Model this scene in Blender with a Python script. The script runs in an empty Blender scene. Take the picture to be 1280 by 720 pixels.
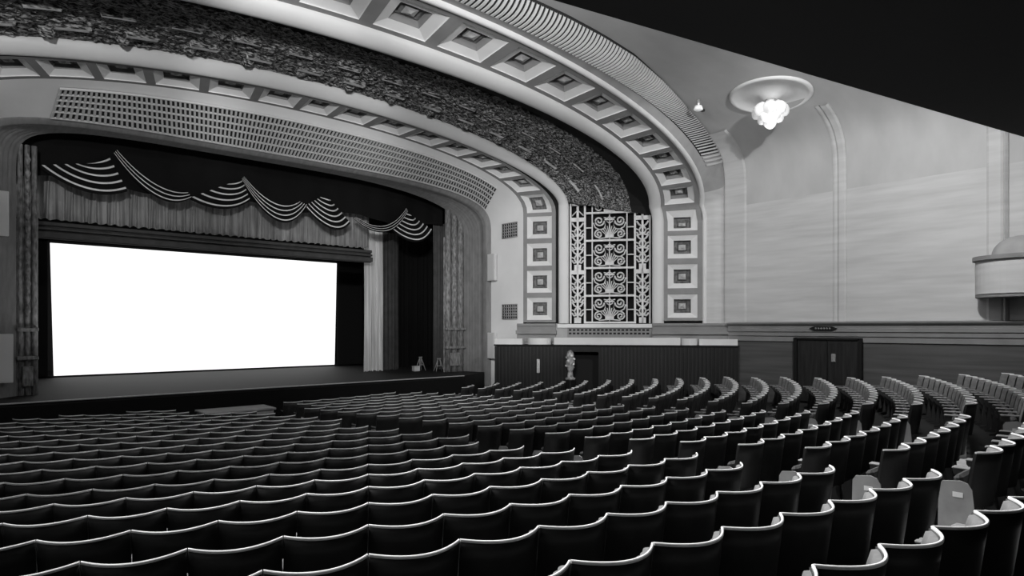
import bpy, math, random
from mathutils import Vector, Matrix, noise
random.seed(7)
SC = bpy.context.scene
COL = SC.collection
PI = math.pi

# ------------------------------------------------------------------ camera, light, exposure
EYE = 2.79
CAM_X = -7.18
YAW = math.radians(40.962)
cam_d = bpy.data.cameras.new('camera')
cam = bpy.data.objects.new('camera', cam_d)
COL.objects.link(cam)
cam_d.sensor_width = 36.0
cam_d.lens = 36.0 * 790.0 / 1280.0
cam_d.shift_y = 50.0 / 1280.0
cam_d.clip_start = 0.05
cam_d.clip_end = 200
cam.location = (CAM_X, 0, EYE)
cam.rotation_euler = (math.radians(90), 0, -YAW)
SC.camera = cam

SC.view_settings.view_transform = 'Standard'
SC.view_settings.look = 'None'
SC.view_settings.exposure = 0.0
SC.view_settings.gamma = 1.0
SC.view_settings.use_curve_mapping = False

w = bpy.data.worlds.new('world')
SC.world = w
w.use_nodes = True
w.node_tree.nodes['Background'].inputs[0].default_value = (1, 1, 1, 1)
w.node_tree.nodes['Background'].inputs[1].default_value = 0.0


def light(name, kind, loc, energy, size=0.3, target=None, spot=None, blend=0.6):
    d = bpy.data.lights.new(name, kind)
    d.energy = energy
    if kind == 'AREA':
        d.shape = 'DISK'
        d.size = size
    else:
        d.shadow_soft_size = size
    if kind == 'SPOT':
        d.spot_size = math.radians(spot)
        d.spot_blend = blend
    o = bpy.data.objects.new(name, d)
    o.location = loc
    if target is not None:
        o.rotation_euler = (Vector(target) - Vector(loc)).to_track_quat('-Z', 'Y').to_euler()
    COL.objects.link(o)
    return o


# unseen point lights added to brighten ceiling, arch and seats; no fittings
for lx, ly, lz, e in ((-7.6, 7.4, 7.7, 90), (-3.0, 6.4, 7.7, 100), (-8.6, 4.4, 7.9, 120), (0.0, 6.0, 8.3, 150), (4.1, 3.75, 8.42, 480)):
    light('hall_fill', 'POINT', (lx, ly, lz), e, 0.12)
# fill spots added under the ceiling to brighten the near seats
for lx, tx, e in ((-6.6, -6.2, 2600), (-3.2, -3.4, 3200), (0.2, -1.0, 3400), (3.0, 1.6, 2800)):
    light('stalls_fill_spot', 'SPOT', (lx, 8.0, 9.2), e * 0.85, 0.25, (tx, 2.6, 1.8), 62, 0.7)
# balcony spotlight on the right wall, then fill spots added for arch and reveal
light('key_and_fill_spot', 'SPOT', (4.20, 3.45, 8.40), 1450, 0.08, (11.5, 8.4, 4.4), 112, 0.8)
light('key_and_fill_spot', 'SPOT', (-6.8, 4.1, 6.6), 3800, 0.2, (7.8, 17.6, 4.9), 26, 0.7)
light('key_and_fill_spot', 'SPOT', (-4.6, 4.6, 6.9), 2900, 0.3, (7.9, 16.5, 5.0), 70, 0.9)
for lx, tx in ((-8.5, -5.0), (-6.0, -0.5), (-3.5, 4.0)):
    light('key_and_fill_spot', 'SPOT', (lx, 4.2 if lx > -8 else 3.2, 6.55), 3000, 0.15, (tx, 16.5, 8.3), 27, 0.8)
# footlights along the front of the stage, under the swags
for lx in (-4.5, 0.0, 4.5):
    light('stage_footlight', 'SPOT', (lx, 18.1, 1.35), 110, 0.15, (lx, 20.6, 6.6), 110, 0.9)


# ------------------------------------------------------------------ materials
def mat(name, v, rough=0.7, var=0.0, scale=3.0, stretch=(1, 1, 1), metal=0.0, spec=0.3, bump=0.0, emit=0.0):
    m = bpy.data.materials.new(name)
    m.use_nodes = True
    nt = m.node_tree
    b = nt.nodes['Principled BSDF']
    b.inputs['Base Color'].default_value = (v, v, v, 1)
    b.inputs['Roughness'].default_value = rough
    b.inputs['Metallic'].default_value = metal
    b.inputs['Specular IOR Level'].default_value = spec
    if emit:
        b.inputs['Emission Color'].default_value = (1, 1, 1, 1)
        b.inputs['Emission Strength'].default_value = emit
    if var or bump:
        tc = nt.nodes.new('ShaderNodeTexCoord')
        mp = nt.nodes.new('ShaderNodeMapping')
        mp.inputs['Scale'].default_value = stretch
        nz = nt.nodes.new('ShaderNodeTexNoise')
        nz.inputs['Scale'].default_value = scale
        nz.inputs['Detail'].default_value = 5
        nt.links.new(tc.outputs['Object'], mp.inputs['Vector'])
        nt.links.new(mp.outputs['Vector'], nz.inputs['Vector'])
        if var:
            rp = nt.nodes.new('ShaderNodeValToRGB')
            lo, hi = v * (1 - var), v * (1 + var)
            rp.color_ramp.elements[0].position = 0.3
            rp.color_ramp.elements[1].position = 0.7
            rp.color_ramp.elements[0].color = (lo, lo, lo, 1)
            rp.color_ramp.elements[1].color = (hi, hi, hi, 1)
            nt.links.new(nz.outputs['Fac'], rp.inputs['Fac'])
            nt.links.new(rp.outputs['Color'], b.inputs['Base Color'])
        if bump:
            bp = nt.nodes.new('ShaderNodeBump')
            bp.inputs['Strength'].default_value = bump
            nt.links.new(nz.outputs['Fac'], bp.inputs['Height'])
            nt.links.new(bp.outputs['Normal'], b.inputs['Normal'])
    return m


M = {}
M['revealwhite'] = mat('reveal_plaster', 0.85, 0.6, 0.04, 1.0)
M['wall'] = mat('wall_plaster', 0.53, 0.8, 0.10, 1.2, (1, 0.5, 5))
M['ceiling'] = mat('ceiling_plaster', 0.47, 0.8, 0.10, 0.6, (1, 2, 1))
M['white'] = mat('white_plaster', 0.68, 0.6, 0.05, 2.0)
M['cream'] = mat('cream_roll', 0.62, 0.6, 0.05, 1.0)
M['grey'] = mat('grey_plaster', 0.24, 0.7, 0.10, 2.0)
M['midgrey'] = mat('middle_grey_plaster', 0.33, 0.7, 0.12, 2.0)
M['rib'] = mat('rib_plaster', 0.55, 0.6)
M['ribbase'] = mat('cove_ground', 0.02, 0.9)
M['dark'] = mat('dark_recess', 0.02, 0.9)
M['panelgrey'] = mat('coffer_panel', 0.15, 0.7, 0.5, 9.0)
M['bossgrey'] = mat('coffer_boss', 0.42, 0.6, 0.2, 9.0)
M['leaf'] = mat('soffit_leaf', 0.06, 0.5, 0.95, 5.0, (2.2, 5, 5), bump=0.5)
def leaf_material():
    m = mat('soffit_leaf_relief', 0.05, 0.55, 0.5, 1.0, (7, 30, 30), bump=0.6)
    nt = m.node_tree
    r_ = next(n for n in nt.nodes if n.type == 'VALTORGB')
    e = r_.color_ramp.elements
    e[0].position = 0.44; e[0].color = (0.010, 0.010, 0.010, 1)
    e[1].position = 0.66; e[1].color = (0.42, 0.42, 0.42, 1)
    nz = next(n for n in nt.nodes if n.type == 'TEX_NOISE')
    nz.inputs['Detail'].default_value = 3
    nz.inputs['Roughness'].default_value = 0.6
    return m


M['leaf'] = leaf_material()
M['leafgilt'] = mat('soffit_gilt', 0.70, 0.5, 0.3, 6.0)
M['soffitdark'] = mat('soffit_dark', 0.012, 0.9)
M['lattice'] = mat('vent_lattice', 0.55, 0.6)
M['frame'] = mat('proscenium_frame', 0.20, 0.6, 0.15, 3.0, (4, 1, 1))
M['pilaster'] = mat('pilaster_relief', 0.20, 0.6, 0.6, 6.0, (3, 3, 1), bump=0.4)
M['velvet'] = mat('black_velvet', 0.011, 1.0, spec=0.05)
M['foldlight'] = mat('swag_fold_highlight', 0.75, 0.45, 0.1, 8.0)  # light caught on the swag folds, put into the colour
M['pelmet'] = mat('pelmet_satin', 0.28, 0.5, 0.25, 3.0, (2, 2, 0.4))
M['curtain'] = mat('pale_curtain', 0.75, 0.6, 0.2, 3.0, (3, 3, 0.2))
M['darkcurtain'] = mat('dark_curtain', 0.07, 0.8, 0.2, 4.0)
M['masking'] = mat('screen_masking', 0.018, 0.95)
M['screen'] = mat('screen_image', 0.9, 0.9, emit=1.15)
M['stage'] = mat('stage_boards', 0.009, 0.7, 0.4, 2.0, (1, 8, 1))
M['stagelip'] = mat('stage_nosing', 0.45, 0.5)
M['black'] = mat('black_paint', 0.010, 0.7, spec=0.2)
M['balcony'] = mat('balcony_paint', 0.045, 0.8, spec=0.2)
M['dado'] = mat('dado_panelling', 0.085, 0.6, 0.25, 1.5, (0.6, 0.3, 6))
M['dadodark'] = mat('dark_boarding', 0.006, 0.55, 0.3, 3.0, (6, 6, 0.5))
M['mottled'] = mat('mottled_stone', 0.30, 0.6, 0.8, 9.0)
M['flute'] = mat('board_battens', 0.015, 0.5, 0.4, 3.0, (9, 9, 0.3))
M['ledge'] = mat('ledge_moulding', 0.22, 0.6, 0.1, 2.0)
M['door'] = mat('dark_door_wood', 0.02, 0.5, 0.4, 3.0, (6, 6, 0.5))
M['brass'] = mat('worn_metal', 0.55, 0.35, 0.2, 20.0, metal=0.6)
M['scroll'] = mat('grille_scrollwork', 0.66, 0.55, 0.12, 8.0)
M['floor'] = mat('dark_floor', 0.022, 0.8, 0.3, 1.5)
M['carpet'] = mat('aisle_carpet', 0.40, 0.95, 0.2, 5.0)
M['glass'] = mat('frosted_glass', 0.85, 0.4, emit=0.22)
M['seatback'] = mat('seat_back_black', 0.024, 0.45, 0.3, 4.0, spec=0.25)
M['upholstery'] = mat('seat_upholstery', 0.15, 0.8, 0.2, 12.0)
M['cushion'] = mat('seat_cushion_cover', 0.05, 0.85, 0.2, 10.0)
M['rim'] = mat('pale_rim', 0.85, 0.4, 0.08, 10.0)
M['iron'] = mat('cast_iron', 0.03, 0.5)
M['arm'] = mat('arm_wood', 0.22, 0.45, 0.2, 12.0)
M['endpanel'] = mat('end_panel_paint', 0.32, 0.6, 0.15, 6.0)
M['board'] = mat('pale_board', 0.62, 0.7)
M['paper'] = mat('white_paper', 0.85, 0.8)


# ------------------------------------------------------------------ mesh helpers
class MB:
    def __init__(s):
        s.v = []; s.f = []; s.mi = []; s.sm = []

    def add(s, vs, fs, mi=0, smooth=False):
        o = len(s.v)
        s.v += [tuple(p) for p in vs]
        for f in fs:
            s.f.append(tuple(i + o for i in f)); s.mi.append(mi); s.sm.append(smooth)

    def box(s, c, size, mi=0, mtx=None, rz=0.0, bevel=0.0):
        x, y, z = [a / 2 for a in size]
        b = min(bevel, x * .9, y * .9, z * .9)
        vs = []
        fs = []
        if b <= 0:
            vs = [(sx * x, sy * y, sz * z) for sz in (-1, 1) for sy in (-1, 1) for sx in (-1, 1)]
            fs = [(0, 2, 3, 1), (4, 5, 7, 6), (0, 1, 5, 4), (2, 6, 7, 3), (0, 4, 6, 2), (1, 3, 7, 5)]
        else:
            idx = {}
            for sx in (-1, 1):
                for sy in (-1, 1):
                    for sz in (-1, 1):
                        for ax in range(3):
                            p = [sx * x, sy * y, sz * z]
                            for k in range(3):
                                if k != ax:
                                    p[k] -= (sx, sy, sz)[k] * b
                            idx[(sx, sy, sz, ax)] = len(vs); vs.append(tuple(p))
            for ax in range(3):
                u, w_ = [(1, 2), (2, 0), (0, 1)][ax]
                for sg in (-1, 1):
                    q = []
                    for su, sw in ((-1, -1), (1, -1), (1, 1), (-1, 1)):
                        t = [0, 0, 0]; t[ax] = sg; t[u] = su; t[w_] = sw
                        q.append(idx[(t[0], t[1], t[2], ax)])
                    fs.append(tuple(q if sg > 0 else q[::-1]))
            for ax in range(3):
                u, w_ = [(1, 2), (2, 0), (0, 1)][ax]
                for su in (-1, 1):
                    for sw in (-1, 1):
                        q = []
                        for sa, a2 in ((-1, u), (1, u), (1, w_), (-1, w_)):
                            t = [0, 0, 0]; t[ax] = sa; t[u] = su; t[w_] = sw
                            q.append(idx[(t[0], t[1], t[2], a2)])
                        fs.append(tuple(q if su * sw > 0 else q[::-1]))
            for sx in (-1, 1):
                for sy in (-1, 1):
                    for sz in (-1, 1):
                        q = [idx[(sx, sy, sz, a)] for a in range(3)]
                        fs.append(tuple(q if sx * sy * sz > 0 else q[::-1]))
        R = mtx or Matrix.Rotation(rz, 4, 'Z')
        C_ = Vector(c)
        s.add([C_ + (R @ Vector(p)) for p in vs], fs, mi)

    def grid(s, rows, mi=0, smooth=True, close_u=False, mifn=None):
        n = len(rows); m = len(rows[0])
        o = len(s.v)
        for r_ in rows:
            s.v += [tuple(p) for p in r_]
        for i in range(n - 1):
            for j in range(m if close_u else m - 1):
                k = (j + 1) % m
                s.f.append((o + i * m + j, o + i * m + k, o + (i + 1) * m + k, o + (i + 1) * m + j))
                s.mi.append(mifn(i, j) if mifn else mi); s.sm.append(smooth)

    def tube(s, pts, r_, n=6, mi=0, closed=False, caps=True):
        pts = [Vector(p) for p in pts]
        rows = []
        up = Vector((0, 0, 1))
        N = len(pts)
        for i, p in enumerate(pts):
            if closed:
                t = pts[(i + 1) % N] - pts[(i - 1) % N]
            else:
                t = pts[min(i + 1, N - 1)] - pts[max(i - 1, 0)]
            t.normalize()
            a = t.cross(up)
            if a.length < 0.05:
                a = t.cross(Vector((0, 1, 0)))
            a.normalize()
            b = t.cross(a)
            rr = r_[i] if isinstance(r_, (list, tuple)) else r_
            rows.append([p + (a * math.cos(2 * PI * k / n) + b * math.sin(2 * PI * k / n)) * rr for k in range(n)])
        if closed:
            rows.append(rows[0])
        o = len(s.v)
        s.grid(rows, mi, True, True)
        if caps and not closed:
            s.f.append(tuple(o + k for k in range(n))[::-1]); s.mi.append(mi); s.sm.append(False)
            e = o + (len(rows) - 1) * n
            s.f.append(tuple(e + k for k in range(n))); s.mi.append(mi); s.sm.append(False)

    def lathe(s, prof, c=(0, 0, 0), n=24, mi=0, smooth=True, mtx=None):
        rows = []
        for r_, z in prof:
            row = []
            for k in range(n):
                p = Vector((r_ * math.cos(2 * PI * k / n), r_ * math.sin(2 * PI * k / n), z))
                if mtx: p = mtx @ p
                row.append(Vector(c) + p)
            rows.append(row)
        s.grid(rows, mi, smooth, True)

    def prism(s, poly, z0, z1, mi=0):
        n = len(poly)
        vs = [(p[0], p[1], z0) for p in poly] + [(p[0], p[1], z1) for p in poly]
        fs = [tuple(range(n))[::-1], tuple(range(n, 2 * n))]
        fs += [(i, (i + 1) % n, n + (i + 1) % n, n + i) for i in range(n)]
        s.add(vs, fs, mi)

    def mesh(s, name, mats):
        me = bpy.data.meshes.new(name)
        me.from_pydata(s.v, [], s.f)
        for m_ in mats:
            me.materials.append(m_)
        me.polygons.foreach_set('material_index', s.mi)
        me.polygons.foreach_set('use_smooth', s.sm)
        me.update()
        return me

    def build(s, name, mats, parent=None, loc=None):
        if not isinstance(mats, (list, tuple)):
            mats = [mats]
        me = s.mesh(name, mats)
        o = bpy.data.objects.new(name, me)
        if loc is not None:
            o.location = loc
        COL.objects.link(o)
        if parent is not None:
            o.parent = parent
        return o


def recenter(o, c):
    """move a mesh object's origin to c, keeping its shape in place"""
    c = Vector(c)
    for v in o.data.vertices:
        v.co -= c
    o.location = c
    return o


def tag(o, label, cat, group=None, kind=None):
    o['label'] = label
    o['category'] = cat
    if group: o['group'] = group
    if kind: o['kind'] = kind
    return o


def empty(name, label, cat, loc=(0, 0, 0), rz=0.0, group=None):
    o = bpy.data.objects.new(name, None)
    o.location = loc
    o.rotation_euler = (0, 0, rz)
    COL.objects.link(o)
    return tag(o, label, cat, group)


def struct(o, label, cat):
    o['kind'] = 'structure'
    o['label'] = label
    o['category'] = cat
    return o


ORD = ['first', 'second', 'third', 'fourth', 'fifth', 'sixth', 'seventh', 'eighth', 'ninth', 'tenth', 'eleventh', 'twelfth',
       'thirteenth', 'fourteenth', 'fifteenth', 'sixteenth', 'seventeenth', 'eighteenth', 'nineteenth', 'twentieth',
       'twenty-first', 'twenty-second', 'twenty-third', 'twenty-fourth', 'twenty-fifth', 'twenty-sixth', 'twenty-seventh',
       'twenty-eighth', 'twenty-ninth', 'thirtieth', 'thirty-first', 'thirty-second', 'thirty-third', 'thirty-fourth']

# ------------------------------------------------------------------ floor: rows are arcs about FOC, floor is raked
FOC = (0.0, 24.0)


def drop_t(t):
    t = max(t, -0.6)
    if t <= 3: return 0.956 + 0.1025 * t
    if t <= 6: return 1.2635 + 0.085 * (t - 3)
    return min(1.5185 + 0.041 * (t - 6), 1.93)


def floor_z(x, y):
    t = 24 - math.hypot(x - FOC[0], y - FOC[1])
    return EYE - 0.874 - drop_t(t)


HALF = 12.02
mb = MB()
xs = [-13 + 26 * i / 52 for i in range(53)]
ys = [-7 + 25.2 * i / 63 for i in range(64)]
mb.grid([[(x, y, floor_z(x, y)) for x in xs] for y in ys], 0, True)
struct(mb.build('floor', M['floor']), 'dark raked floor under the rows of seats', 'floor')


# ------------------------------------------------------------------ the rails of the proscenium
class Rail:
    def __init__(s, a, y, hs, b, n, k=0.0, z0=2.95, aL=None, nL=None):
        s.nL = nL or n; s.a = a; s.aL = aL or a; s.y = y; s.hs = hs; s.b = b; s.n = n; s.k = k; s.z0 = z0

    def p(s, q):
        # q 0..1 left leg, 1..2 arch, 2..3 right leg
        if q < 1:
            x = -s.aL; z = s.z0 + (s.hs - s.z0) * q
        elif q > 2:
            x = s.a; z = s.hs + (s.z0 - s.hs) * (q - 2)
        else:
            th = PI * (2 - q)
            c, sn = math.cos(th), max(0.0, math.sin(th))
            a = s.a if c > 0 else s.aL
            n = s.n if c > 0 else s.nL
            rr = (abs(c) ** n + sn ** n) ** (-1 / n)
            x = a * rr * c
            z = s.hs + s.b * rr * sn
        return Vector((x, s.y - s.k * max(0.0, z - 6.89), z))


RA = Rail(8.81, 15.39, 6.99, 2.05, 2.0)
RB = Rail(8.59, 15.68, 7.09, 1.65, 1.85)
RC = Rail(7.82, 16.67, 6.89, 1.76, 2.1, z0=2.0)
RD = Rail(7.76, 18.40, 6.19, 1.65, 3.7, z0=0.6, aL=7.05, nL=5.5)
RE = Rail(7.37, 19.60, 6.10, 1.78, 2.8, z0=0.6, aL=6.20, nL=6.0)
RF = Rail(10.79, 12.83, 6.39, 2.45, 2.1, 0.7)
RG = Rail(10.55, 13.14, 6.39, 2.25, 2.2, 0.7)
RH = Rail(11.56, 11.83, 6.39, 2.70, 2.0, 0.7)


class Lerp:
    def __init__(s, r1, r2, t): s.r1 = r1; s.r2 = r2; s.t = t
    def p(s, q): return s.r1.p(q).lerp(s.r2.p(q), s.t)


def qlist(nleg, narc):
    L = [i / nleg for i in range(nleg)]
    # cluster points near the springings where the curve turns fastest
    L += [1 + 0.5 * (1 - math.cos(PI * i / narc)) for i in range(narc)]
    L += [2 + i / nleg for i in range(nleg + 1)]
    return L


def normal(r1, r2, q):
    e = 0.01
    t = (r1.p(min(3, q + e)) - r1.p(max(0, q - e)))
    t2 = (r2.p(min(3, q + e)) - r2.p(max(0, q - e)))
    T = (t + t2)
    W = r2.p(q) - r1.p(q)
    n = W.cross(T)
    n.normalize()
    m = (r1.p(q) + r2.p(q)) / 2
    if n.dot(Vector((0, 9.0, 4.5)) - m) < 0:
        n = -n
    return n


def band(r1, r2, prof, qs, mb=None, mi=0, mifn=None, smooth=True):
    """surface between two rails; prof = [(w, offset towards the hall)]"""
    mb = mb or MB()
    rows = []
    for q in qs:
        a, b, n = r1.p(q), r2.p(q), normal(r1, r2, q)
        rows.append([a.lerp(b, w_) + n * o for w_, o in prof])
    mb.grid(rows, mi, smooth, mifn=mifn)
    return mb


QS = qlist(10, 90)
roll = [(0.5 - 0.5 * math.cos(PI * i / 10), 0.13 * math.sin(PI * i / 10)) for i in range(11)]
rollb = [(0.5 - 0.5 * math.cos(PI * i / 10), 0.10 * math.sin(PI * i / 10)) for i in range(11)]
struct(band(RF, RG, roll, QS).build('trim_1', M['cream']), 'smooth pale roll moulding round the outer arch', 'moulding')
struct(band(RA, RB, rollb, QS).build('trim_2', M['cream']), 'smooth pale roll moulding round the inner arch', 'moulding')

# soffit between the two rolls, clad in dark leaf relief
RG2 = Rail(10.85, 13.14, 6.39, 2.65, 2.3, 0.55)
struct(band(RG, RG2, [(0, 0), (1, 0)], QS).build('trim_3', M['soffitdark']), 'dark return behind the outer roll moulding', 'moulding')
mb = MB()
NQ, NW = 1000, 60
rows = []
for i in range(NQ + 1):
    q = 1.03 + 0.94 * i / NQ
    a, b, n = RA.p(q), RG2.p(q), normal(RA, RG2, q)
    row = []
    for j in range(NW + 1):
        t = j / NW
        p = a.lerp(b, t)
        o = 0.0
        if t < 0.72:
            s_ = p.x
            o = 0.05 * noise.noise(Vector((s_ * 3.2, t * 13, 1.3))) + 0.06 * noise.noise(Vector((s_ * 8.0, t * 42, 7.1)))
            o += 0.035 * noise.noise(Vector((s_ * 16.0, t * 90, 2.1)))
            for tc, off in ((0.20, 0.0), (0.42, 0.45)):
                if abs(t - tc) < 0.018 and (s_ * 0.85 + off) % 1.0 < 0.5: o = 0.09
            d = math.hypot(((s_ + 0.35) % 1.25 - 0.62), (t - 0.12) * 3.2)
            if d < 0.14: o += 0.16 * math.sqrt(max(0, 1 - (d / 0.14) ** 2))
        row.append(p + n * (o if 0 < j < NW else 0))
    rows.append(row)


def leafmi(i, j):
    t = (j + 0.5) / NW
    if t > 0.72: return 1
    x = rows[i][j].x
    for tc, off in ((0.20, 0.0), (0.42, 0.45)):
        if abs(t - tc) < 0.014 and (x * 0.85 + off) % 1.0 < 0.48: return 2
    return 0


mb.grid(rows, 0, False, mifn=leafmi)
struct(mb.build('ceiling_soffit', [M['leaf'], M['soffitdark'], M['leafgilt']]), 'dark leaf relief soffit between the two arches', 'soffit')


# ------------------------------------------------------------------ coffer bands
def arclen_q(rail, q0, q1, n=600):
    P = [(q0 + (q1 - q0) * i / n) for i in range(n + 1)]
    L = [0.0]
    for i in range(n):
        L.append(L[-1] + (rail.p(P[i + 1]) - rail.p(P[i])).length)
    return P, L


def q_at(P, L, s):
    s = max(0, min(s, L[-1]))
    lo, hi = 0, len(L) - 1
    while hi - lo > 1:
        m_ = (lo + hi) // 2
        if L[m_] <= s: lo = m_
        else: hi = m_
    f = 0 if L[hi] == L[lo] else (s - L[lo]) / (L[hi] - L[lo])
    return P[lo] + (P[hi] - P[lo]) * f


def coffer_band(name, r1, r2, bounds, w0, w1, depth, label, half=0.42):
    """grey band whose square openings hold one coffer each"""
    cells = list(zip(bounds, bounds[1:]))
    bandmb = MB()
    coffers = []
    for (qa, qb) in cells:
        g = 0.5 - half
        ins = (qa + (qb - qa) * g, qb - (qb - qa) * g)
        K = 3
        # borders
        def S(q, w_, o=0.0):
            return r1.p(q).lerp(r2.p(q), w_) + normal(r1, r2, q) * o
        seg = lambda a_, b_, n_: [a_ + (b_ - a_) * i / n_ for i in range(n_ + 1)]
        for (u0, u1, v0, v1) in ((qa, ins[0], 0, 1), (ins[1], qb, 0, 1), (ins[0], ins[1], 0, w0), (ins[0], ins[1], w1, 1)):
            bandmb.grid([[S(q, v) for v in (v0, v1)] for q in seg(u0, u1, K)], 0, False)
        qc, wc = (qa + qb) / 2, (w0 + w1) / 2
        hq, hw = (ins[1] - ins[0]) / 2, (w1 - w0) / 2
        # rings of the recess
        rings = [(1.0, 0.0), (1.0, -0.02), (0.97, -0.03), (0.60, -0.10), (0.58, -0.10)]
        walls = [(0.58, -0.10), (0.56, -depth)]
        def ring(f, o):
            P_ = []
            for (su0, sv0, su1, sv1) in ((-1, -1, 1, -1), (1, -1, 1, 1), (1, 1, -1, 1), (-1, 1, -1, -1)):
                for i in range(3):
                    t = i / 3
                    P_.append(S(qc + hq * f * (su0 + (su1 - su0) * t), wc + hw * f * (sv0 + (sv1 - sv0) * t), o))
            return P_
        c = MB()
        c.grid([ring(*x) for x in rings], 0, False, True)
        c.grid([ring(*x) for x in walls], 1, False, True)
        pn = MB()
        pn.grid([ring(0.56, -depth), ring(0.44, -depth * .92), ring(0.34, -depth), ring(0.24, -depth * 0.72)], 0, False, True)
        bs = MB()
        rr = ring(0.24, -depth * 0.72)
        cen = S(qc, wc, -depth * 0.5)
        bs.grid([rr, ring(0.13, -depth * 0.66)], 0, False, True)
        r3 = ring(0.13, -depth * 0.66)
        bs.add(r3 + [cen], [(i, (i + 1) % 12, 12) for i in range(12)])
        coffers.append((c, pn, bs))
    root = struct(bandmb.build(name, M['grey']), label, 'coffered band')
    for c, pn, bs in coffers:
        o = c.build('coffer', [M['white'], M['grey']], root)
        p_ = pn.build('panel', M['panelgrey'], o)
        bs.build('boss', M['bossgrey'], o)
    return root


BO = [1.466, 1.511, 1.555, 1.598, 1.642, 1.687, 1.731, 1.775, 1.82, 1.87, 1.937, 2.108, 2.39, 2.685, 2.975]
BO = [2.977 - b for b in BO[1:]][::-1] + BO[1:]
coffer_band('trim_4', RH, RF, BO, 0.13, 0.90, 0.27, 'grey band of deep square coffers round the outer arch', 0.40)
RB2 = Rail(8.50, 15.72, 6.89, 1.86, 2.0)
struct(band(RB, RB2, [(0, 0), (0.5, -0.18), (1, 0)], QS).build('trim_5', M['soffitdark']), 'dark groove inside the inner roll moulding', 'moulding')
BI = [1.482, 1.52, 1.565, 1.6145, 1.664, 1.7115, 1.764, 1.816, 1.89, 2.02, 2.26, 2.505, 2.746, 2.99]
BI = [3.002 - b for b in BI[1:]][::-1] + BI[1:]
RC2 = Rail(7.82, 16.67, 6.89, 1.76, 2.1)
coffer_band('trim_6', RB2, RC2, BI, 0.12, 0.88, 0.22, 'narrow band of square coffers round the inner arch', 0.41)

# fillets beside the outer coffers
RH1 = Rail(11.64, 11.72, 6.42, 2.72, 2.0, 0.7)
struct(band(RH1, RH, [(0, 0), (0.2, 0.07), (0.8, 0.07), (1, 0)], QS).build('trim_7', M['white']), 'thin pale fillet outside the coffers', 'moulding')

# ------------------------------------------------------------------ ceiling and side walls
PN, PB, PHS = 4.5, 2.7, 6.79


def prof(q, off=0.0):
    if q < 1: return -(HALF), 0.0 + PHS * q
    if q > 2: return HALF, PHS * (3 - q)
    th = PI * (2 - q)
    c, sn = math.cos(th), max(0, math.sin(th))
    rr = (abs(c) ** PN + sn ** PN) ** (-1 / PN)
    return HALF * rr * c, PHS + PB * rr * sn


TJ = [(0, 9.42), (2.6, 9.42), (3.8, 9.5), (5.2, 9.68), (6.9, 10.12), (9.2, 10.8), (11.0, 11.2), (12.03, 11.3)]


def yj(x):
    x = abs(x)
    for (a, ya), (b, yb) in zip(TJ, TJ[1:]):
        if x <= b:
            return ya + (yb - ya) * (x - a) / (b - a)
    return 11.3


class RailJ:
    z0 = 2.95
    def p(s, q):
        if q < 1: return Vector((-HALF, 11.3, s.z0 + (PHS - s.z0) * q))
        if q > 2: return Vector((HALF, 11.3, PHS + (s.z0 - PHS) * (q - 2)))
        x, z = prof(q)
        return Vector((x, yj(x), z))


RJ = RailJ()
QC = [1 + 0.5 * (1 - math.cos(PI * i / 120)) for i in range(121)]
mb = MB()
rows = []
for q in QC:
    x, z = prof(q)
    y1 = yj(x)
    rows.append([(x, -6.5 + (y1 + 6.5) * j / 12, z) for j in range(13)])
mb.grid(rows, 0, True)
struct(mb.build('ceiling', M['ceiling']), 'pale coved plaster ceiling of the auditorium', 'ceiling')

# bullnose cove between ceiling and outer coffers, with raised ribs
def cove(q, t, out=0.0):
    a, b = RJ.p(q), RH1.p(q)
    n = normal(RJ, RH1, q)
    drop = min(1.0, (b - a).length / 1.0)
    bul = 0.20 * drop * (math.sin(PI * t ** 0.8))
    return a.lerp(b, t) + n * (bul + out * drop)


mb = MB()
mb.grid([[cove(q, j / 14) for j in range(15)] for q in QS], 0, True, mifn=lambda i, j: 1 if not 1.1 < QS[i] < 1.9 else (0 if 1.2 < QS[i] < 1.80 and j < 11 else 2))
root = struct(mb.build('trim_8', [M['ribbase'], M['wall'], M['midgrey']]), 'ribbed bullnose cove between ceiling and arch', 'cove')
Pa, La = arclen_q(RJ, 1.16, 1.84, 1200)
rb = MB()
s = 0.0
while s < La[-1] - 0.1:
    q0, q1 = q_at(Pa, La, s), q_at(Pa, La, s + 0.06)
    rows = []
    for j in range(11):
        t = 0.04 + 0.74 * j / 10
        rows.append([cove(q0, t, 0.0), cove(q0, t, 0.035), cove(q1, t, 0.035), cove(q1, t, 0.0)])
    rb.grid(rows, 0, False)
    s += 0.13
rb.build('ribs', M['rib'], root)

for sd, nm in ((1, 'right'), (-1, 'left')):
    mb = MB()
    x = sd * HALF
    # upper wall and dado below the ledge
    mb.add([(x, -6.5, 2.4), (x, 11.3, 2.4), (x, 11.3, PHS), (x, -6.5, PHS)], [(0, 1, 2, 3)], 0)
    mb.add([(x, -6.5, -0.3), (x, 11.3, -0.3), (x, 11.3, 2.4), (x, -6.5, 2.4)], [(0, 1, 2, 3)], 1)
    struct(mb.build('wall_' + nm, [M['wall'], M['dado']]), 'pale plaster side wall with dark dado on the ' + nm, 'wall')

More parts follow.
